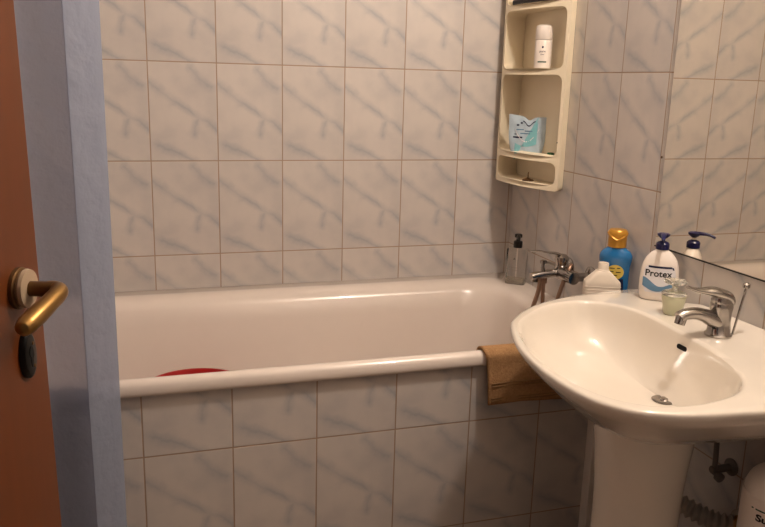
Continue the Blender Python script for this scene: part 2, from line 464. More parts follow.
def inset(d, z):
    return ring(lambda o, i: Vector((o.x, o.y, 0))+(UC-o).normalized()*d*(1-ss(1.19,1.21,o.x))+Vector((0,0,z)))
rings.append(inset(.000, -.2585)); rings.append(inset(.0012, -.2535)); rings.append(inset(.004, ZS-.0008))
for t in (.25,.5,.65,.8,.92):
    def f(o, i, t=t):
        p0 = o+(UC-o).normalized()*.004*(1-ss(1.19,1.21,o.x)); p = p0+(i-p0)*t
        return Vector((p.x, p.y, ZS+.013*ss(1.165,1.180,p.x)*ss(.93,1.02,-p.y)))
    rings.append(ring(f))
rings[-6] = [Vector((p.x, p.y, p.z+.013*ss(1.165,1.180,p.x)*ss(.93,1.02,-p.y))) for p in rings[-6]]
def bas(s, D):
    def f(o, i):
        dx = (i.x-DR.x)*(s**2.2 if i.x > DR.x else s); dy = (i.y-DR.y)*s**(.78 if i.y > DR.y else .95)
        return Vector((DR.x+dx, DR.y+dy, D))
    return ring(f)
for s, dz in ((1.0,-.0012),(.988,-.005),(.972,-.014),(.95,-.030),(.92,-.046),(.88,-.062),(.82,-.079),(.74,-.095),(.64,-.108),(.52,-.118),(.40,-.124),(.28,-.128),(.16,-.131),(.06,-.133)):
    rings.append(bas(s, ZS+dz))
basin = thing('pedestal_sink', 'large oval off-white ceramic pedestal sink mounted on the right wall', 'sink', (1.0, -1.175, FL))
obj('basin', loft(bmesh.new(), rings, False, True), M_ceramic, basin, auto=70)
# pedestal
pr_ = [(-.390,.112,.100),(-.47,.106,.096),(-.52,.100,.092),(-.60,.094,.088),(-.70,.093,.088),(-.80,.100,.093),(-.90,.113,.104),(-.96,.122,.112),(FL+.001,.125,.115)]
bm = bmesh.new(); rr = []
for z, a, b in smoothprof([(z,a,b) for z,a,b in pr_], 4):
    rr.append([(.960+a*.95*math.copysign(abs(math.cos(t))**.85, math.cos(t)), -1.172+b*.95*math.copysign(abs(math.sin(t))**.85, math.sin(t)), z) for t in [2*PI*k/48 for k in range(48)]])
loft(bm, rr, True, True); obj('pedestal', bm, M_ceramic, basin, auto=70)
# drain and overflow
lathe(bm := bmesh.new(), [(0,.024),(.003,.026),(.005,.020),(.004,.010),(.007,.008),(.0075,.001)], (DR.x, DR.y, ZS-.134), 28); obj('drain', bm, M_chrome, basin)
def slot(c, nrm, w, h, depth):
    n = Vector(nrm).normalized(); u = Vector((0,1,0)); v = n.cross(u).normalized()
    L = []
    for sgn in (0, 1):
        L.append([Vector(c)+n*(.0015 if sgn else -depth)+u*x+v*y for x, y in rrect(0, 0, w, h, h*.98, 6)])
    return loft(bmesh.new(), L)
from mathutils.bvhtree import BVHTree
bo = [c for c in basin.children if c.name.startswith('basin')][0]; pw_ = parent_world(basin)
bv = BVHTree.FromPolygons([v.co+pw_ for v in bo.data.vertices], [tuple(p.vertices) for p in bo.data.polygons])
hp, hn, _, _ = bv.ray_cast(Vector((.93, -1.165, -.277)), Vector((1, 0, 0)))
if hn.x > 0: hn = -hn
obj('overflow_slot', slot(hp, hn, .016, .0052, .002), M_void, basin, smooth=False)

# ------------------------------------------------------------------ sink tap
FX, FY = 1.112, -1.18
tp = thing('sink_tap', 'chrome single-lever mixer tap standing on the back of the sink', 'tap', (FX, FY, ZS))
bm = bmesh.new(); lathe(bm, [(0,.027),(.004,.028),(.008,.024),(.03,.0215),(.050,.0215),(.064,.0235),(.072,.022),(.076,.012)], (FX, FY, ZS), 32); obj('tap_body', bm, M_chrome, tp)
sd = Vector((-1, .05, 0)).normalized()
B0 = Vector((FX, FY, ZS))
bm = bmesh.new(); P = [B0+sd*d+Vector((0,0,z)) for d, z in ((.0,.026),(.022,.038),(.042,.047),(.066,.052),(.088,.050),(.100,.044))]
tube(bm, P, [.021,.019,.0165,.0145,.0135,.0135], 20, 5, flat=.85); obj('spout', bm, M_chrome, tp)
bm = bmesh.new(); lathe(bm, [(0,.011),(.014,.0115),(.020,.010)], B0+sd*.097+Vector((0,0,.030)), 20, axis=(.25,0,1)); obj('aerator', bm, M_chrome, tp)
bm = bmesh.new(); P = [B0+sd*d+Vector((0,0,z)) for d, z in ((-.020,.070),(-.008,.085),(.022,.096),(.048,.099),(.070,.103),(.088,.109))]
tube(bm, P, [.014,.0225,.020,.013,.0085,.006], 20, 5, flat=.55)
obj('lever', bm, M_chrome, tp)
bm = bmesh.new(); lathe(bm, [(0,.021),(.012,.0215),(.022,.018),(.026,.008)], B0+Vector((0,0,.068)), 28, axis=(-.12,0,1)); obj('lever_cap', bm, M_chrome, tp)
bm = bmesh.new(); lathe(bm, [(0,.0035),(.0015,.0035)], B0+Vector((-.0215,-.010,.022)), 12, axis=(-.9,-.5,0)); obj('temperature_dot', bm, M_dark, tp)
bm = bmesh.new(); q = B0+Vector((.032, -.006, 0)); tube(bm, [q+Vector((0,0,.002)), q+Vector((.016,-.004,.104))], .0025, 10)
lathe(bm, [(0,.003),(.004,.0075),(.010,.0075),(.014,.004)], q+Vector((.016,-.004,.101)), 14); obj('plug_lift_rod', bm, M_chrome, tp)

# ------------------------------------------------------------------ mirror
mi = thing('wall_mirror', 'large frameless wall mirror on the tiled right wall above the sink', 'mirror', (XW-.001, -1.25, -.135))
obj('mirror_glass', newbox((XW-.0055, -2.0, -.1335), (XW-.004, -.8185, .95)), M_mirror, mi, smooth=False)
bm = bmesh.new(); box(bm, (XW-.004, -2.001, -.1345), (XW-.0004, -.8175, .951)); box(bm, (XW-.0075, -2.001, -.1365), (XW-.0004, -.8175, -.1335)); obj('mirror_backing', bm, M_medge, mi, smooth=False)
bm = lathe(bmesh.new(), [(0,.0035),(.0015,.003)], (XW, -.8, .087), 12, axis=(-1,0,0)); tag(obj('wall_plug', bm, M_brown), 'small brown screw hole plug in the tiles left of the mirror', 'wall plug')

# ------------------------------------------------------------------ corner shelf unit
SH = thing('wall_shelf', 'tall cream plastic wall shelf unit with open compartments hung near the room corner', 'shelf', (XW-.04, -.2, -.062))
ZB, ZT = -.062, .80
WLm, WRm = Vector((XW-.0005, -.016)), Vector((XW-.0005, -.337))
FLm, FRm = Vector((1.127, -.040)), Vector((1.181, -.362))
W_ = (FRm-FLm).length
def shmap(u, t, z, bow=.026):
    """u across 0..1 (left to right), t depth 0 wall .. 1 front"""
    a = WLm+(WRm-WLm)*u; b = FLm+(FRm-FLm)*u; p = a+(b-a)*t
    nrm = (FLm+FRm)/2-(WLm+WRm)/2; nrm.normalize()
    p = p+nrm*bow*t*(1-(2*u-1)**2)
    return Vector((p.x, p.y, z))
holes = [(-.046, .024), (.042, .286), (.304, .482), (.500, .775)]
def dense(P, step=.012):
    out = []
    for a, b in zip(P, P[1:]+P[:1]):
        n = max(1, int(math.dist(a, b)/step))
        for k in range(n): out.append((a[0]+(b[0]-a[0])*k/n, a[1]+(b[1]-a[1])*k/n))
    return out
loops = [dense(rrect(W_/2, (ZB+ZT)/2, W_/2, (ZT-ZB)/2, .012, 5))]
for a, b in holes: loops.append(dense(rrect(W_/2, (a+b)/2, W_/2-.013, (b-a)/2, .022, 6)))
bm = bmesh.new(); T0 = .06
for t in (1.0,):
    es = []; 
    vl = []
    for lp in loops:
        vs = [bm.verts.new(shmap(p[0]/W_, t, p[1])) for p in lp]; vl.append(vs)
        es += [bm.edges.new((vs[i], vs[(i+1) % len(vs)])) for i in range(len(vs))]
    bmesh.ops.triangle_fill(bm, use_beauty=True, use_dissolve=False, edges=es)
    for lp, vs in zip(loops, vl):
        v2 = [bm.verts.new(shmap(p[0]/W_, 0.0 if lp is loops[0] else T0, p[1])) for p in lp]
        for i in range(len(vs)):
            j = (i+1) % len(vs); bm.faces.new((vs[i], vs[j], v2[j], v2[i]))
obj('shelf_frame', bm, M_plastic, SH, auto=50)
bm = bmesh.new()
A = [shmap(u, t, z, 0) for u, t, z in ((.01,0,ZB+.003),(.99,0,ZB+.003),(.99,0,ZT-.003),(.01,0,ZT-.003))]
B = [shmap(u, t, z, 0) for u, t, z in ((.01,T0+.01,ZB+.003),(.99,T0+.01,ZB+.003),(.99,T0+.01,ZT-.003),(.01,T0+.01,ZT-.003))]
loft(bm, [A, B]); obj('back_panel', bm, M_plastic, SH, smooth=False)
bm = lathe(bmesh.new(), [(0,.0035),(.002,.003)], shmap(.86, T0+.02, .082, 0), 12, axis=(-1,-.1,0)); obj('screw', bm, M_brown, SH)

def shelf_pt(u, t, z): return shmap(u, t, z)
# roll-on / deodorant bottle
p = shelf_pt(.62, .60, .3045)
bt = Bottle(p, [(0,.022,.022),(.002,.0255,.0255),(.02,.026,.026),(.108,.026,.026),(.116,.0245,.0245),(.120,.019,.019)], (.84,-.54), 2)
dd = thing('deodorant_bottle', 'slim white round deodorant bottle in the compartment above the refill pouch', 'bottle', p)
obj('bottle_body', bt.mesh(prof=[q for q in bt.p if q[0] <= .021]+[(.084,.026,.026),(.085,.0255,.0255)]), M_white, dd)
b2 = Bottle(p, [(.086,.0255,.0255),(.087,.0262,.0262),(.118,.0262,.0262),(.126,.0245,.0245),(.130,.018,.018)], (.84,-.54), 2); obj('cap', b2.mesh(), M_white, dd)
bt.patch('label_band', [(.018,-.013,.013),(.0215,-.013,.013)], M_green, dd)
bt.text('label_print', 'pure', .010, 0, .048, M_inkn, dd); bt.text('label_print', 'care', .007, 0, .040, M_inkn, dd)
bt.patch('label_mark', [(.060,-.002,.002),(.064,-.003,.003),(.067,-.001,.001)], M_inkn, dd)

# refill pouch
p = shelf_pt(.43, .55, .0423)
pc = thing('refill_pouch', 'clear and blue plastic refill pouch with torn top on the lower shelf', 'pouch', p)
ex = Vector((.66, -.75, 0)).normalized(); ex = Vector((.74,-.67,0)).normalized(); ey = Vector((-ex.y, ex.x, 0))
def ppt(x, y, z): return p+ex*x+ey*y+Vector((0,0,z))
PH = .112
def pw(z): return .051+.015*min(1, z/PH)+.003*math.sin(z*40)
def pd(x, z):
    q = max(0, 1-abs(x)/pw(z)); zz = min(.999, max(0, z/PH))
    return (.013*(1-zz)**.6+.001)*max(0, q)**.45+.0008*math.sin(x*160+z*90)
def ptop(x): return PH*(1-.10*math.exp(-((x-.006)/.014)**2)+.05*abs(x)/.05*(x < 0))
bm = bmesh.new(); nx, nz = 24, 16
for side in (-1, 1):
    G = [[bm.verts.new(ppt(pw(PH*j/nz)*(2*i/nx-1), side*max(.0003, pd(pw(PH*j/nz)*(2*i/nx-1), PH*j/nz)), ptop(pw(PH*j/nz)*(2*i/nx-1))*j/nz+.0006)) for j in range(nz+1)] for i in range(nx+1)]
    for i in range(nx):
        for j in range(nz): bm.faces.new((G[i][j], G[i+1][j], G[i+1][j+1], G[i][j+1]))
M_pouch = mat('pouch_film', (184,202,214), .18, coat=.6, noise=.10, nscale=30, bump=.6, bscale=40)
obj('pouch_film', bm, M_pouch, pc)
def pdecal(name, cells, m):
    bm = bmesh.new()
    for (x0, x1, f0, f1) in cells:
        n = 14; rows = []
        for k in range(n+1):
            x = x0+(x1-x0)*k/n; z0, z1 = f0(x), f1(x); col = []
            for s in range(4):
                z = z0+(z1-z0)*s/3; col.append(bm.verts.new(ppt(x, -pd(x, z)-.0012, z)))
            rows.append(col)
        for a, b in zip(rows[:-1], rows[1:]):
            for s in range(3): bm.faces.new((a[s], a[s+1], b[s+1], b[s]))
    return obj(name, bm, m, pc)
arc = lambda x: .030+22*x*x
pdecal('label_panel', [(-.036,.034, lambda x: .018+8*x*x, lambda x: .045+2*x)], M_aqua)
pdecal('label_ring', [(-.038,.040, lambda x: .032+26*x*x, lambda x: .0355+26*x*x)], M_lab)
pdecal('label_stripe', [(-.044,-.012, lambda x: .0445, lambda x: .049)], M_inkn)
pdecal('torn_edge', [(-.014,.026, lambda x: .098-.016*math.exp(-((x-.006)/.012)**2), lambda x: .1015-.016*math.exp(-((x-.006)/.012)**2))], M_inkn)
pdecal('label_print', [(-.034,-.010, lambda x: .070, lambda x: .073),(-.006,.022, lambda x: .066, lambda x: .069),(-.02,.012, lambda x: .058, lambda x: .061)], M_wave)
for c_ in [(-.034,-.026, lambda x: .083, lambda x: .088),(-.022,-.015, lambda x: .090, lambda x: .095),(-.04,-.033, lambda x: .055, lambda x: .058)]: pdecal('label_dot', [c_], M_inkn)

# small green cap behind the pouch
p = shelf_pt(.82, .45, .0423)
tag(obj('bottle_cap', lathe(bmesh.new(), [(0,.010),(.001,.011),(.007,.011),(.009,.009)], p, 20), mat('green_plastic', (40,92,52), .4)), 'small green bottle cap lying right of the pouch on the shelf', 'cap')
# brown suction hook in the lowest compartment
p = shelf_pt(.54, .68, -.0457)
hk = thing('suction_hook', 'small brown suction hook in the lowest compartment of the shelf', 'hook', p)
obj('suction_cup', lathe(bmesh.new(), [(0,.0185),(.002,.0195),(.005,.015),(.008,.007),(.010,.003)], p, 24), M_brown, hk)
obj('hook_stem', tube(bmesh.new(), [p+Vector((0,0,.006)), p+Vector((0,0,.022)), p+Vector((.001,0,.028))], .0018, 8), M_brassD, hk)
# dark case on the shelf at the photo's top edge
p = shelf_pt(.5, .55, .5005)
cs = thing('wash_case', 'dark oblong case on the highest visible shelf', 'case', p)
dv = (FRm-FLm).normalized(); R = Matrix.Translation(p) @ Matrix(((dv.x,-dv.y,0,0),(dv.y,dv.x,0,0),(0,0,1,0),(0,0,0,1)))
obj('case_base', newbox((-.115,-.022,0), (.115,.022,.016), R), M_black, cs, bevel=.004)
obj('case_lid', newbox((-.115,-.022,.0165), (.115,.022,.032), R), M_void, cs, bevel=.004)

# ------------------------------------------------------------------ clear pump soap on the bath corner
co = (1.169, -.155, BT+.0003)
b1 = Bottle(co, [(0,.031,.019),(.002,.0335,.0215),(.118,.0335,.0215),(.1225,.031,.019),(.125,.013,.012)], (.76,-.65), 7)
cl = thing('soap_dispenser', 'clear rectangular soap dispenser with black pump on the bath corner', 'soap dispenser', co)
bm = b1.mesh(seg=64, cap1=True)
obj('bottle_body', bm, M_glass, cl, auto=60)
b1i = Bottle(co, [(.003,.0305,.0185),(.020,.0308,.0188),(.022,.0308,.0188)], (.76,-.65), 7); obj('soap', b1i.mesh(seg=64), mat('clear_soap', (226,220,208), .1, trans=.85, ior=1.33), cl)
b1.text('label_print', 'A', .012, -.004, .085, M_ink, cl); b1.patch('label_print', [(.05,-.014,.012),(.0515,-.014,.012)], M_grey, cl); b1.patch('label_print', [(.058,-.014,.006),(.0595,-.014,.006)], M_grey, cl)
c = Vector(co)+Vector((0,0,.125))
obj('collar', lathe(bmesh.new(), [(0,.0145),(.001,.015),(.020,.015),(.022,.013),(.024,.007),(.036,.006)], c, 24), M_black, cl)
bm = lathe(bmesh.new(), [(.033,.007),(.035,.013),(.044,.013),(.046,.010)], c, 20); tube(bm, [c+Vector((0,0,.040)), c+Vector((-.012,-.024,.040)), c+Vector((-.015,-.034,.035))], [.007,.006,.005], 10); obj('pump_head', bm, M_black, cl)
obj('dip_tube', tube(bmesh.new(), [Vector(co)+Vector((0,0,.024)), c+Vector((0,0,-.002))], .002, 8), M_white, cl)

# ------------------------------------------------------------------ bath mixer
MY = -.475; MZ = -.287; MX = 1.148
mx = thing('bath_mixer', 'chrome bath and shower mixer on the right wall above the bathtub end', 'tap', (XW-.001, MY, MZ))
obj('mixer_body', lathe(bmesh.new(), [(-.078,.010),(-.076,.018),(-.06,.019),(-.02,.021),(.02,.021),(.06,.019),(.076,.018),(.078,.010)], (MX, MY, MZ), 28, axis=(0,1,0)), M_chrome, mx)
for s in (-1, 1):
    y = MY+s*.062
    obj('wall_flange', lathe(bmesh.new(), [(0,.030),(.003,.030),(.010,.020),(.012,.013),(XW-MX-.008,.013)], (XW-.0005, y, MZ), 28, axis=(-1,0,0)), M_chrome, mx)
bm = bmesh.new(); tube(bm, [(MX-.01,MY,MZ),(MX-.05,MY,MZ-.002),(1.062,MY,MZ-.006),(1.050,MY,MZ-.008)], [.013,.0125,.0125,.0120], 18); tube(bm, [(1.062,MY,MZ-.004),(1.061,MY,MZ-.022)], .0115, 16)
obj('spout', bm, M_chrome, mx)
bm = lathe(bmesh.new(), [(0,.007),(.022,.006),(.024,.0095),(.032,.0095),(.034,.006)], (1.088, MY, MZ+.008), 16); obj('diverter_knob', bm, M_chrome, mx)
bm = lathe(bmesh.new(), [(.012,.019),(.022,.020),(.024,.017),(.040,.0205),(.050,.0195),(.056,.012),(.058,.003)], (MX, MY, MZ), 28); obj('cartridge_dome', bm, M_chrome, mx)
bm = bmesh.new(); tube(bm, [(MX+.004,MY,MZ+.050),(MX-.020,MY,MZ+.060),(MX-.05,MY,MZ+.064),(MX-.080,MY,MZ+.070),(MX-.108,MY,MZ+.068)], [.010,.007,.0045,.004,.0035], 14, 6, flat=.6); obj('lever', bm, M_chrome, mx)
# hoses
bm = bmesh.new(); tube(bm, [(1.094,MY,MZ-.012),(1.090,MY-.004,MZ-.045),(1.088,MY-.012,MZ-.14),(1.06,MY-.03,MZ-.30),(.99,MY-.04,MZ-.44),(.93,MY-.02,MZ-.497),(.90,MY+.04,MZ-.503)], .0062, 12, 8); 
lathe(bm, [(0,.009),(.016,.009)], (1.094,MY,MZ-.028), 14); obj('shower_hose', bm, M_hose, mx)
bm = bmesh.new(); tube(bm, [(MX+.016,MY-.030,MZ+.030),(MX+.004,MY-.038,MZ+.020),(MX-.012,MY-.040,MZ-.015),(MX-.032,MY-.044,MZ-.075),(MX-.052,MY-.05,MZ-.16),(MX-.09,MY-.05,MZ-.30),(1.0,MY-.05,MZ-.42),(.92,MY-.07,MZ-.497)], .0062, 12, 8); obj('shower_hose', bm, M_hose, mx)
bm = bmesh.new(); tube(bm, [(1.074,MY-.012,MZ-.012),(1.068,MY-.016,MZ-.05),(1.048,MY-.02,MZ-.11),(1.03,MY-.02,MZ-.2),(1.00,MY-.0,MZ-.32),(.95,MY+.02,MZ-.45),(.90,MY+.03,MZ-.49)], .0065, 12, 8); obj('shower_hose', bm, M_hose, mx)

# ------------------------------------------------------------------ bottles by the sink
# white jug without cap, on the bath rim corner
co = Vector((1.106, -.752, BT+.0005))
wb = Bottle(co, [(0,.040,.018),(.003,.0445,.0205),(.02,.0465,.0225),(.158,.0465,.0225),(.163,.045,.022),(.180,.028,.0185),(.190,.0175,.0165),(.192,.0150,.0150)], (.92,-.39), 5)
wj = thing('white_bottle', 'square-shouldered white plastic bottle without a cap in front of the blue bottle', 'bottle', co)
obj('bottle_body', wb.mesh(seg=56), M_whiteb, wj, auto=50)
obj('neck', lathe(bmesh.new(), [(.190,.0135),(.192,.0155),(.194,.0155),(.196,.0138),(.210,.0138),(.212,.0128),(.211,.0105),(.200,.010)], co, 28), M_whiteb, wj)
bm = bmesh.new()
for z in (.135,.143,.151): 
    r = Bottle(co, [(z-.0012,.0467,.0227),(z,.0475,.0235),(z+.0012,.0467,.0227)], (.92,-.39), 5).mesh(seg=56); me = bpy.data.meshes.new('r'); r.to_mesh(me); r.free(); bm.from_mesh(me); bpy.data.meshes.remove(me)
obj('grip_ribs', bm, M_whiteb, wj)

# blue bottle with gold cap, also on the bath corner
co = Vector((1.171, -.708, BT+.0006))
bb = Bottle(co, smoothprof([(0,.032,.018),(.003,.037,.021),(.05,.0385,.023),(.155,.0385,.023),(.190,.0395,.024),(.208,.0425,.026),(.220,.0425,.026),(.232,.036,.023),(.240,.025,.021),(.246,.022,.020)], 4), (.82,-.57), 2.6)
bl = thing('shampoo_bottle', 'blue plastic bottle with gold cap and yellow label behind the white bottle', 'bottle', co)
obj('bottle_body', bb.mesh(), M_blue, bl, auto=60)
obj('cap', lathe(bmesh.new(), [(.2425,.022),(.244,.0245),(.270,.0240),(.277,.0265),(.285,.0255),(.290,.021),(.291,.002)], co, 36), M_gold, bl)
bm = bmesh.new(); tube(bm, [bb.pt(-.025,-.006,.281), bb.pt(-.014,-.023,.272), bb.pt(0,-.0262,.265), bb.pt(.014,-.023,.272), bb.pt(.025,-.006,.281)], .0024, 8, 4)
obj('cap_rim', bm, M_gold, bl)
rows = [(.178+.020*math.sin(a), .002-.022*math.cos(a), .002+.022*math.cos(a)) for a in [(-.5+k/12)*PI for k in range(13)]]
bb.patch('yellow_label', rows, M_yellow, bl)
bb.patch('navy_label', [(.08,-.02,.026),(.11,-.022,.026),(.14,-.022,.026),(.160,-.02,.024)], M_inkn, bl, eps=.0003)
for z, a, b in ((.187,-.012,.000),(.188,.006,.014),(.178,-.014,-.002),(.177,.004,.016),(.168,-.008,.008)):
    bb.patch('label_print', [(z,a,b),(z+.0025,a,b)], M_ink, bl, eps=.0008, n=6)

# Protex pump bottle
co = Vector((1.163, -.905, ZS+.0006))
px = Bottle(co, smoothprof([(0,.036,.018),(.003,.041,.0215),(.02,.0445,.024),(.05,.0455,.0245),(.080,.0430,.0235),(.100,.0365,.021),(.114,.0265,.017),(.122,.0165,.0135),(.126,.0125,.0125)], 4), (.80,-.60), 2.3)
ps = thing('liquid_soap_bottle', 'white oval liquid soap bottle with navy pump and blue wave label', 'soap dispenser', co)
obj('bottle_body', px.mesh(), M_white, ps, auto=60)
px.patch('label_panel', [(z, -w, w) for z, w in ((.021,.030),(.035,.036),(.05,.0375),(.066,.037),(.080,.034),(.086,.031))], M_lab, ps)
px.patch('label_bar', [(.082,-.027,.026),(.0868,-.027,.027)], M_inkn, ps, eps=.0009)
px.patch('label_tick', [(.079,.029,.033),(.085,.026,.030)], M_inkn, ps, eps=.0009, n=4)
px.text('label_name', 'Protex', .0225, -.003, .0615, M_ink, ps, eps=.0011, bold=.0004)
bm = bmesh.new(); n = 24; rows = []
for k in range(n+1):
    x = -.0375+.075*k/n; top = .058-.021*ss(0, 1, (k/n)*1.9)+.010*ss(.55, 1, k/n); bot = .036-.012*math.sin(PI*min(1, k/n*1.15))
    if k/n > .8: bot = min(bot, top-.001)
    rows.append([bm.verts.new(px.surf(x, bot+(top-bot)*s/3, .0009)) for s in range(4)])
for a, b in zip(rows[:-1], rows[1:]):
    for s in range(3): bm.faces.new((a[s], b[s], b[s+1], a[s+1]))
obj('label_wave', bm, M_wave, ps)
c = co+Vector((0,0,.125))
obj('collar', lathe(bmesh.new(), [(0,.0145),(.001,.0158),(.014,.0158),(.016,.0140),(.018,.0125),(.021,.006)], c, 30), M_navy, ps)
obj('pump_stem', lathe(bmesh.new(), [(.016,.0045),(.031,.0045)], c, 16), M_white, ps)
bm = lathe(bmesh.new(), [(.026,.005),(.028,.0085),(.034,.0145),(.038,.0150),(.040,.011)], c, 24)
tube(bm, [c+Vector((0,0,.036)), c+Vector((-.014,-.018,.0375)), c+Vector((-.024,-.031,.035)), c+Vector((-.030,-.039,.030))], [.008,.0065,.005,.004], 12, 4, flat=.7)
obj('pump_head', bm, M_navy, ps)

# scented jar with glass stopper
co = Vector((1.118, -1.022, ZS+.0006))
jr = thing('candle_jar', 'small tapered jar of pale green wax with clear glass rosette top beside the sink tap', 'jar', co)
obj('wax', lathe(bmesh.new(), [(0,.0185),(.002,.0205),(.020,.0235),(.042,.0270),(.044,.026)], co, 32), M_gel, jr)
obj('jar_glass', lathe(bmesh.new(), [(.0445,.0262),(.046,.0280),(.050,.0275),(.053,.0225),(.0545,.008)], co, 32), M_glass2, jr)
bm = lathe(bmesh.new(), [(.0540,.006),(.058,.0075),(.063,.0055),(.068,.009)], co, 20)
rr = []
for h, r, w in ((.067,.006,0),(.070,.016,.05),(.074,.0225,.08),(.077,.0245,.10),(.080,.022,.08),(.077,.010,.0)):
    rr.append([co+Vector((r*(1+w*math.cos(9*t))*math.cos(t), r*(1+w*math.cos(9*t))*math.sin(t), h)) for t in [2*PI*k/72 for k in range(72)]])
loft(bm, rr); obj('glass_stopper', bm, M_glass2, jr)

# ------------------------------------------------------------------ under the sink
M_valve = mat('dull_metal', (120,112,106), .5, metal=.3)
vl = thing('angle_valve', 'small dull metal water valve and riser pipe on the wall under the sink', 'valve', (XW-.001, -1.165, -.56))
bm = tube(bmesh.new(), [(1.165,-1.165,-.575),(1.163,-1.162,-.50),(1.15,-1.16,-.43),(1.13,-1.16,-.40)], .006, 12, 5); obj('riser_pipe', bm, M_valve, vl)
obj('valve_body', lathe(bmesh.new(), [(0,.020),(.004,.020),(.008,.009),(.055,.009),(.057,.007)], (XW-.0005,-1.165,-.575), 24, axis=(-1,0,0)), M_valve, vl)
obj('valve_knob', lathe(bmesh.new(), [(0,.006),(.010,.006),(.012,.011),(.022,.011),(.024,.008)], (1.165,-1.165,-.582), 20, axis=(0,-1,-.2)), M_valve, vl)
# corrugated waste pipe
P = catmull([(1.045,-1.10,-.60),(1.085,-1.10,-.655),(1.13,-1.14,-.680),(1.165,-1.19,-.690),(XW-.002,-1.22,-.690)], 30)
wp = thing('waste_pipe', 'grey corrugated plastic waste pipe running from the pedestal to the wall', 'pipe', (XW-.002, -1.22, -.69))
bm = bmesh.new(); tube(bm, P, [.020+.0035*math.sin(k*.85) for k in range(len(P))], 24); obj('corrugated_hose', bm, M_grey, wp)
obj('wall_rosette', lathe(bmesh.new(), [(0,.038),(.004,.037),(.010,.027)], (XW-.0005,-1.22,-.690), 28, axis=(-1,0,0)), M_grey, wp)

# big white detergent bottle standing under the sink
co = Vector((1.127, -1.395, FL+.001))
DB = Bottle(co, smoothprof([(0,.062,.058),(.004,.072,.066),(.03,.075,.068),(.440,.075,.068),(.478,.073,.066),(.508,.062,.056),(.525,.042,.040),(.538,.022,.022)], 3), (.85,-.52), 2.4)
db = thing('detergent_bottle', 'tall white cleaning bottle with green and red label under the right side of the sink', 'bottle', co)
obj('bottle_body', DB.mesh(), M_white, db, auto=60)
obj('cap', lathe(bmesh.new(), [(.536,.023),(.538,.025),(.556,.024),(.558,.020)], co, 28), M_white, db)
DB.patch('label_top_line', [(.458,-.066,.066),(.461,-.066,.066)], M_green, db)
DB.text('label_name', 'Sucess', .019, -.034, .438, M_ink, db, bold=.0008)
for k in range(4): DB.patch('label_print', [(.420-.008*k,-.060,-.034-.004*(k % 2)),(.4225-.008*k,-.060,-.034-.004*(k % 2))], M_redink, db, n=6)
DB.patch('label_emblem', [(.380,-.024,-.006),(.386,-.030,.000),(.398,-.032,.004),(.410,-.030,.002),(.418,-.022,-.004)], M_orange, db)
DB.patch('label_band', [(.365,-.066,.066),(.378,-.066,.066)], M_green, db)
# ochre bottle next to it
co = Vector((1.165, -1.285, FL+.001))
ob = Bottle(co, smoothprof([(0,.026,.020),(.003,.030,.024),(.02,.031,.025),(.315,.031,.025),(.335,.029,.023),(.348,.018,.016),(.352,.012,.012)], 3), (.80,-.60), 4)
oc = thing('ochre_bottle', 'ochre yellow plastic bottle next to the white cleaning bottle under the sink', 'bottle', co)
obj('bottle_body', ob.mesh(), M_ochre, oc, auto=60)
obj('cap', lathe(bmesh.new(), [(.350,.012),(.352,.014),(.368,.013),(.369,.010)], co, 20), M_ochre, oc)

# ------------------------------------------------------------------ shower curtain
cu = thing('shower_curtain', 'pale blue grey shower curtain bunched at the left end of the bath', 'curtain', (-.30, -.83, 1.30))
ZC0, ZC1 = -.93, 1.27
def sheet(path, name, nz=40):
    bm = bmesh.new(); cols = []
    for (x, y, fx) in path:
        col = []
        for j in range(nz+1):
            t = j/nz; z = ZC1+(ZC0-ZC1)*t
            col.append(bm.verts.new((x+fx*t, y+.004*math.sin(3*t+x*30), z)))
        cols.append(col)
    for a, b in zip(cols[:-1], cols[1:]):
        for j in range(nz): bm.faces.new((a[j], b[j], b[j+1], a[j+1]))
    return obj(name, bm, M_curtain, cu)
# front fold: broad flat pleat with its returned hem
path = []
K = [(-.500,-.812,0),(-.455,-.795,0),(-.405,-.812,0),(-.355,-.797,0),(-.305,-.812,0),(-.25,-.800,0),(-.200,-.804,0),(-.150,-.802,0),(-.120,-.798,0),(-.106,-.798,0),(-.1010,-.806,0),(-.1075,-.824,0),(-.128,-.850,.001),(-.148,-.872,.004),(-.164,-.886,.009),(-.1665,-.884,.009),(-.163,-.880,.009)]
Q = catmull(K, 8); path = [(q.x+.003, q.y, q.z) for q in Q]
sheet(path, 'curtain_cloth')
bm = bmesh.new()
for k in range(7):
    x = -.49+.062*k; pts = [(x, -.83+.017*math.cos(a), 1.291+.017*math.sin(a)) for a in [2*PI*i/16 for i in range(17)]]; b = bmesh.new(); tube(b, pts, .002, 6); obj('curtain_ring', b, M_white, cu)
bm.free()
rod = tube(bmesh.new(), [(XL+.001,-.83,1.30),(XW-.001,-.83,1.30)], .0115, 16); tag(obj('curtain_rod', rod, M_white), 'straight rod carrying the shower curtain above the bath front', 'curtain rod')

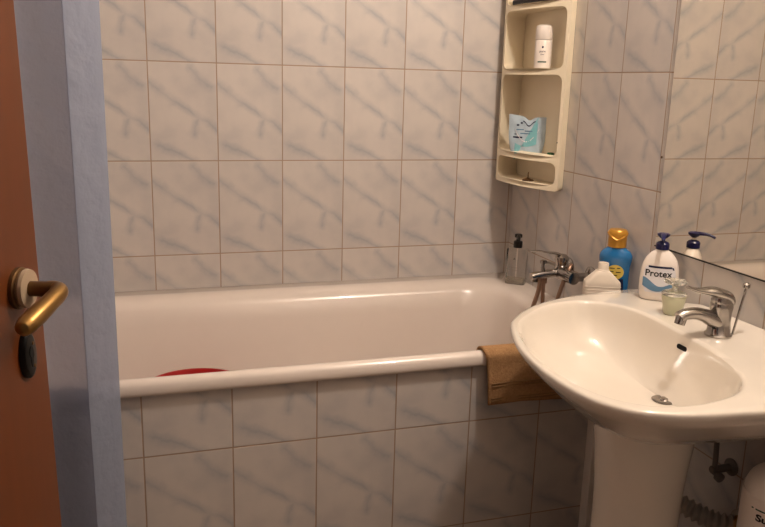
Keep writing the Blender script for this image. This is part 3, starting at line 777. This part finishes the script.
# ------------------------------------------------------------------ door
E0 = Vector((-.171, -1.39, 0)); th = math.radians(18.5)
dd_ = Vector((math.sin(th), math.cos(th), 0)); dn = Vector((math.cos(th), -math.sin(th), 0))    # along the leaf / face normal
DW = .70
dr = thing('open_door', 'varnished brown wooden door standing open at the left', 'door', tuple(E0-dd_*DW+Vector((0,0,FL+.01))))
LEAN = .033
def dpt(s, n, z): return E0-dd_*(s+LEAN*(z-.0))+dn*n+Vector((0,0,z))
def dmat():
    return Matrix(((-dd_.x, dn.x, -dd_.x*LEAN, E0.x), (-dd_.y, dn.y, -dd_.y*LEAN, E0.y), (0,0,1,0), (0,0,0,1)))
DM = dmat()
o = obj('door_leaf', newbox((0, -.040, FL+.010), (DW, 0, 1.06), DM), M_wood, dr, smooth=False, bevel=.0025)
obj('edge_strip', newbox((-.0012, -.036, FL+.012), (.0002, -.004, 1.058), DM), M_woodE, dr, smooth=False)
HS, HZ = .0, 0
def hit(px_, py_):      # only used to read off numbers while building
    pass
hs, hz = .060, -.006
hd = obj('handle_rose', lathe(bmesh.new(), [(0,.026),(.005,.026),(.0065,.024)], dpt(hs,0,hz), 32, axis=dn), M_brassD, dr)
obj('rose_disc', lathe(bmesh.new(), [(.0065,.022),(.011,.0245),(.015,.0235),(.016,.014)], dpt(hs,0,hz), 32, axis=dn), M_rose, dr)
bm = tube(bmesh.new(), [dpt(hs,.014,hz),dpt(hs,.034,hz),dpt(hs-.001,.046,hz)], [.0095,.0095,.0100], 18, 4)
obj('handle_neck', bm, M_brassD, dr)
bm = tube(bmesh.new(), [dpt(hs-.002,.036,hz),dpt(hs-.001,.047,hz),dpt(hs+.010,.055,hz-.001),dpt(hs+.035,.055,hz-.006),dpt(hs+.062,.052,hz-.013),dpt(hs+.084,.049,hz-.019),dpt(hs+.094,.048,hz-.021),dpt(hs+.099,.048,hz-.022)], [.0095,.0102,.0108,.0110,.0120,.0118,.0090,.003], 18, 6)
obj('handle_lever', bm, M_brass, dr)
ks, kz = .058, -.094
R2 = []
for h, k in ((0,1),(.006,1),(.008,.92),(.0085,.80)):
    R2.append([dpt(ks+.0165*k*math.cos(t), h, kz+.031*k*math.sin(t)) for t in [2*PI*i/36 for i in range(36)]])
kp = obj('keyhole_plate', loft(bmesh.new(), R2), M_dark, dr)
R3 = []
for h in (.0082,.0092): R3.append([dpt(ks+.003*(1+.9*(math.sin(t) > 0))*math.cos(t), h, kz-.002+.014*math.sin(t)) for t in [2*PI*i/24 for i in range(24)]])
obj('keyhole', loft(bmesh.new(), R3), M_void, kp, smooth=False)
for s in (-.010, .010): obj('plate_screw', lathe(bmesh.new(), [(.0075,.0028),(.0095,.0022)], dpt(ks-.006, 0, kz+s*.2+(.012 if s > 0 else -.014)), 12, axis=dn), M_brassD, kp)

# ------------------------------------------------------------------ light
def lamp(loc, energy, col, size, name):
    l = bpy.data.lights.new(name, 'POINT'); l.energy = energy; l.color = col; l.shadow_soft_size = size
    o = bpy.data.objects.new(name, l); C.objects.link(o); o.location = loc; return o
lamp((1.045, -1.34, 1.16), 41, (1.0, .865, .755), .045, 'bathroom_lamp')
w = bpy.data.worlds.new('world'); bpy.context.scene.world = w; w.use_nodes = True
w.node_tree.nodes['Background'].inputs[0].default_value = (.75,.8,1,1); w.node_tree.nodes['Background'].inputs[1].default_value = .08

# ------------------------------------------------------------------ camera
yaw, pitch, roll, f = .3103, .2295, .0277, 778.925
cd = bpy.data.cameras.new('camera'); cam = bpy.data.objects.new('camera', cd); C.objects.link(cam)
fw = Vector((math.sin(yaw)*math.cos(pitch), math.cos(yaw)*math.cos(pitch), -math.sin(pitch)))
r = Vector((math.cos(yaw), -math.sin(yaw), 0)); u = r.cross(fw)
r2 = r*math.cos(roll)+u*math.sin(roll); u2 = -r*math.sin(roll)+u*math.cos(roll)
M = Matrix(((r2.x,u2.x,-fw.x,-.0459),(r2.y,u2.y,-fw.y,-2.4594),(r2.z,u2.z,-fw.z,.2528),(0,0,0,1)))
cam.matrix_world = M
cd.sensor_width = 36; cd.sensor_fit = 'HORIZONTAL'; cd.lens = f/765*36; cd.clip_start = .02
sc = bpy.context.scene; sc.camera = cam
sc.view_settings.view_transform = 'Standard'; sc.view_settings.look = 'None'; sc.view_settings.gamma = 1
sc.view_settings.use_curve_mapping = False; sc.view_settings.exposure = 0.15
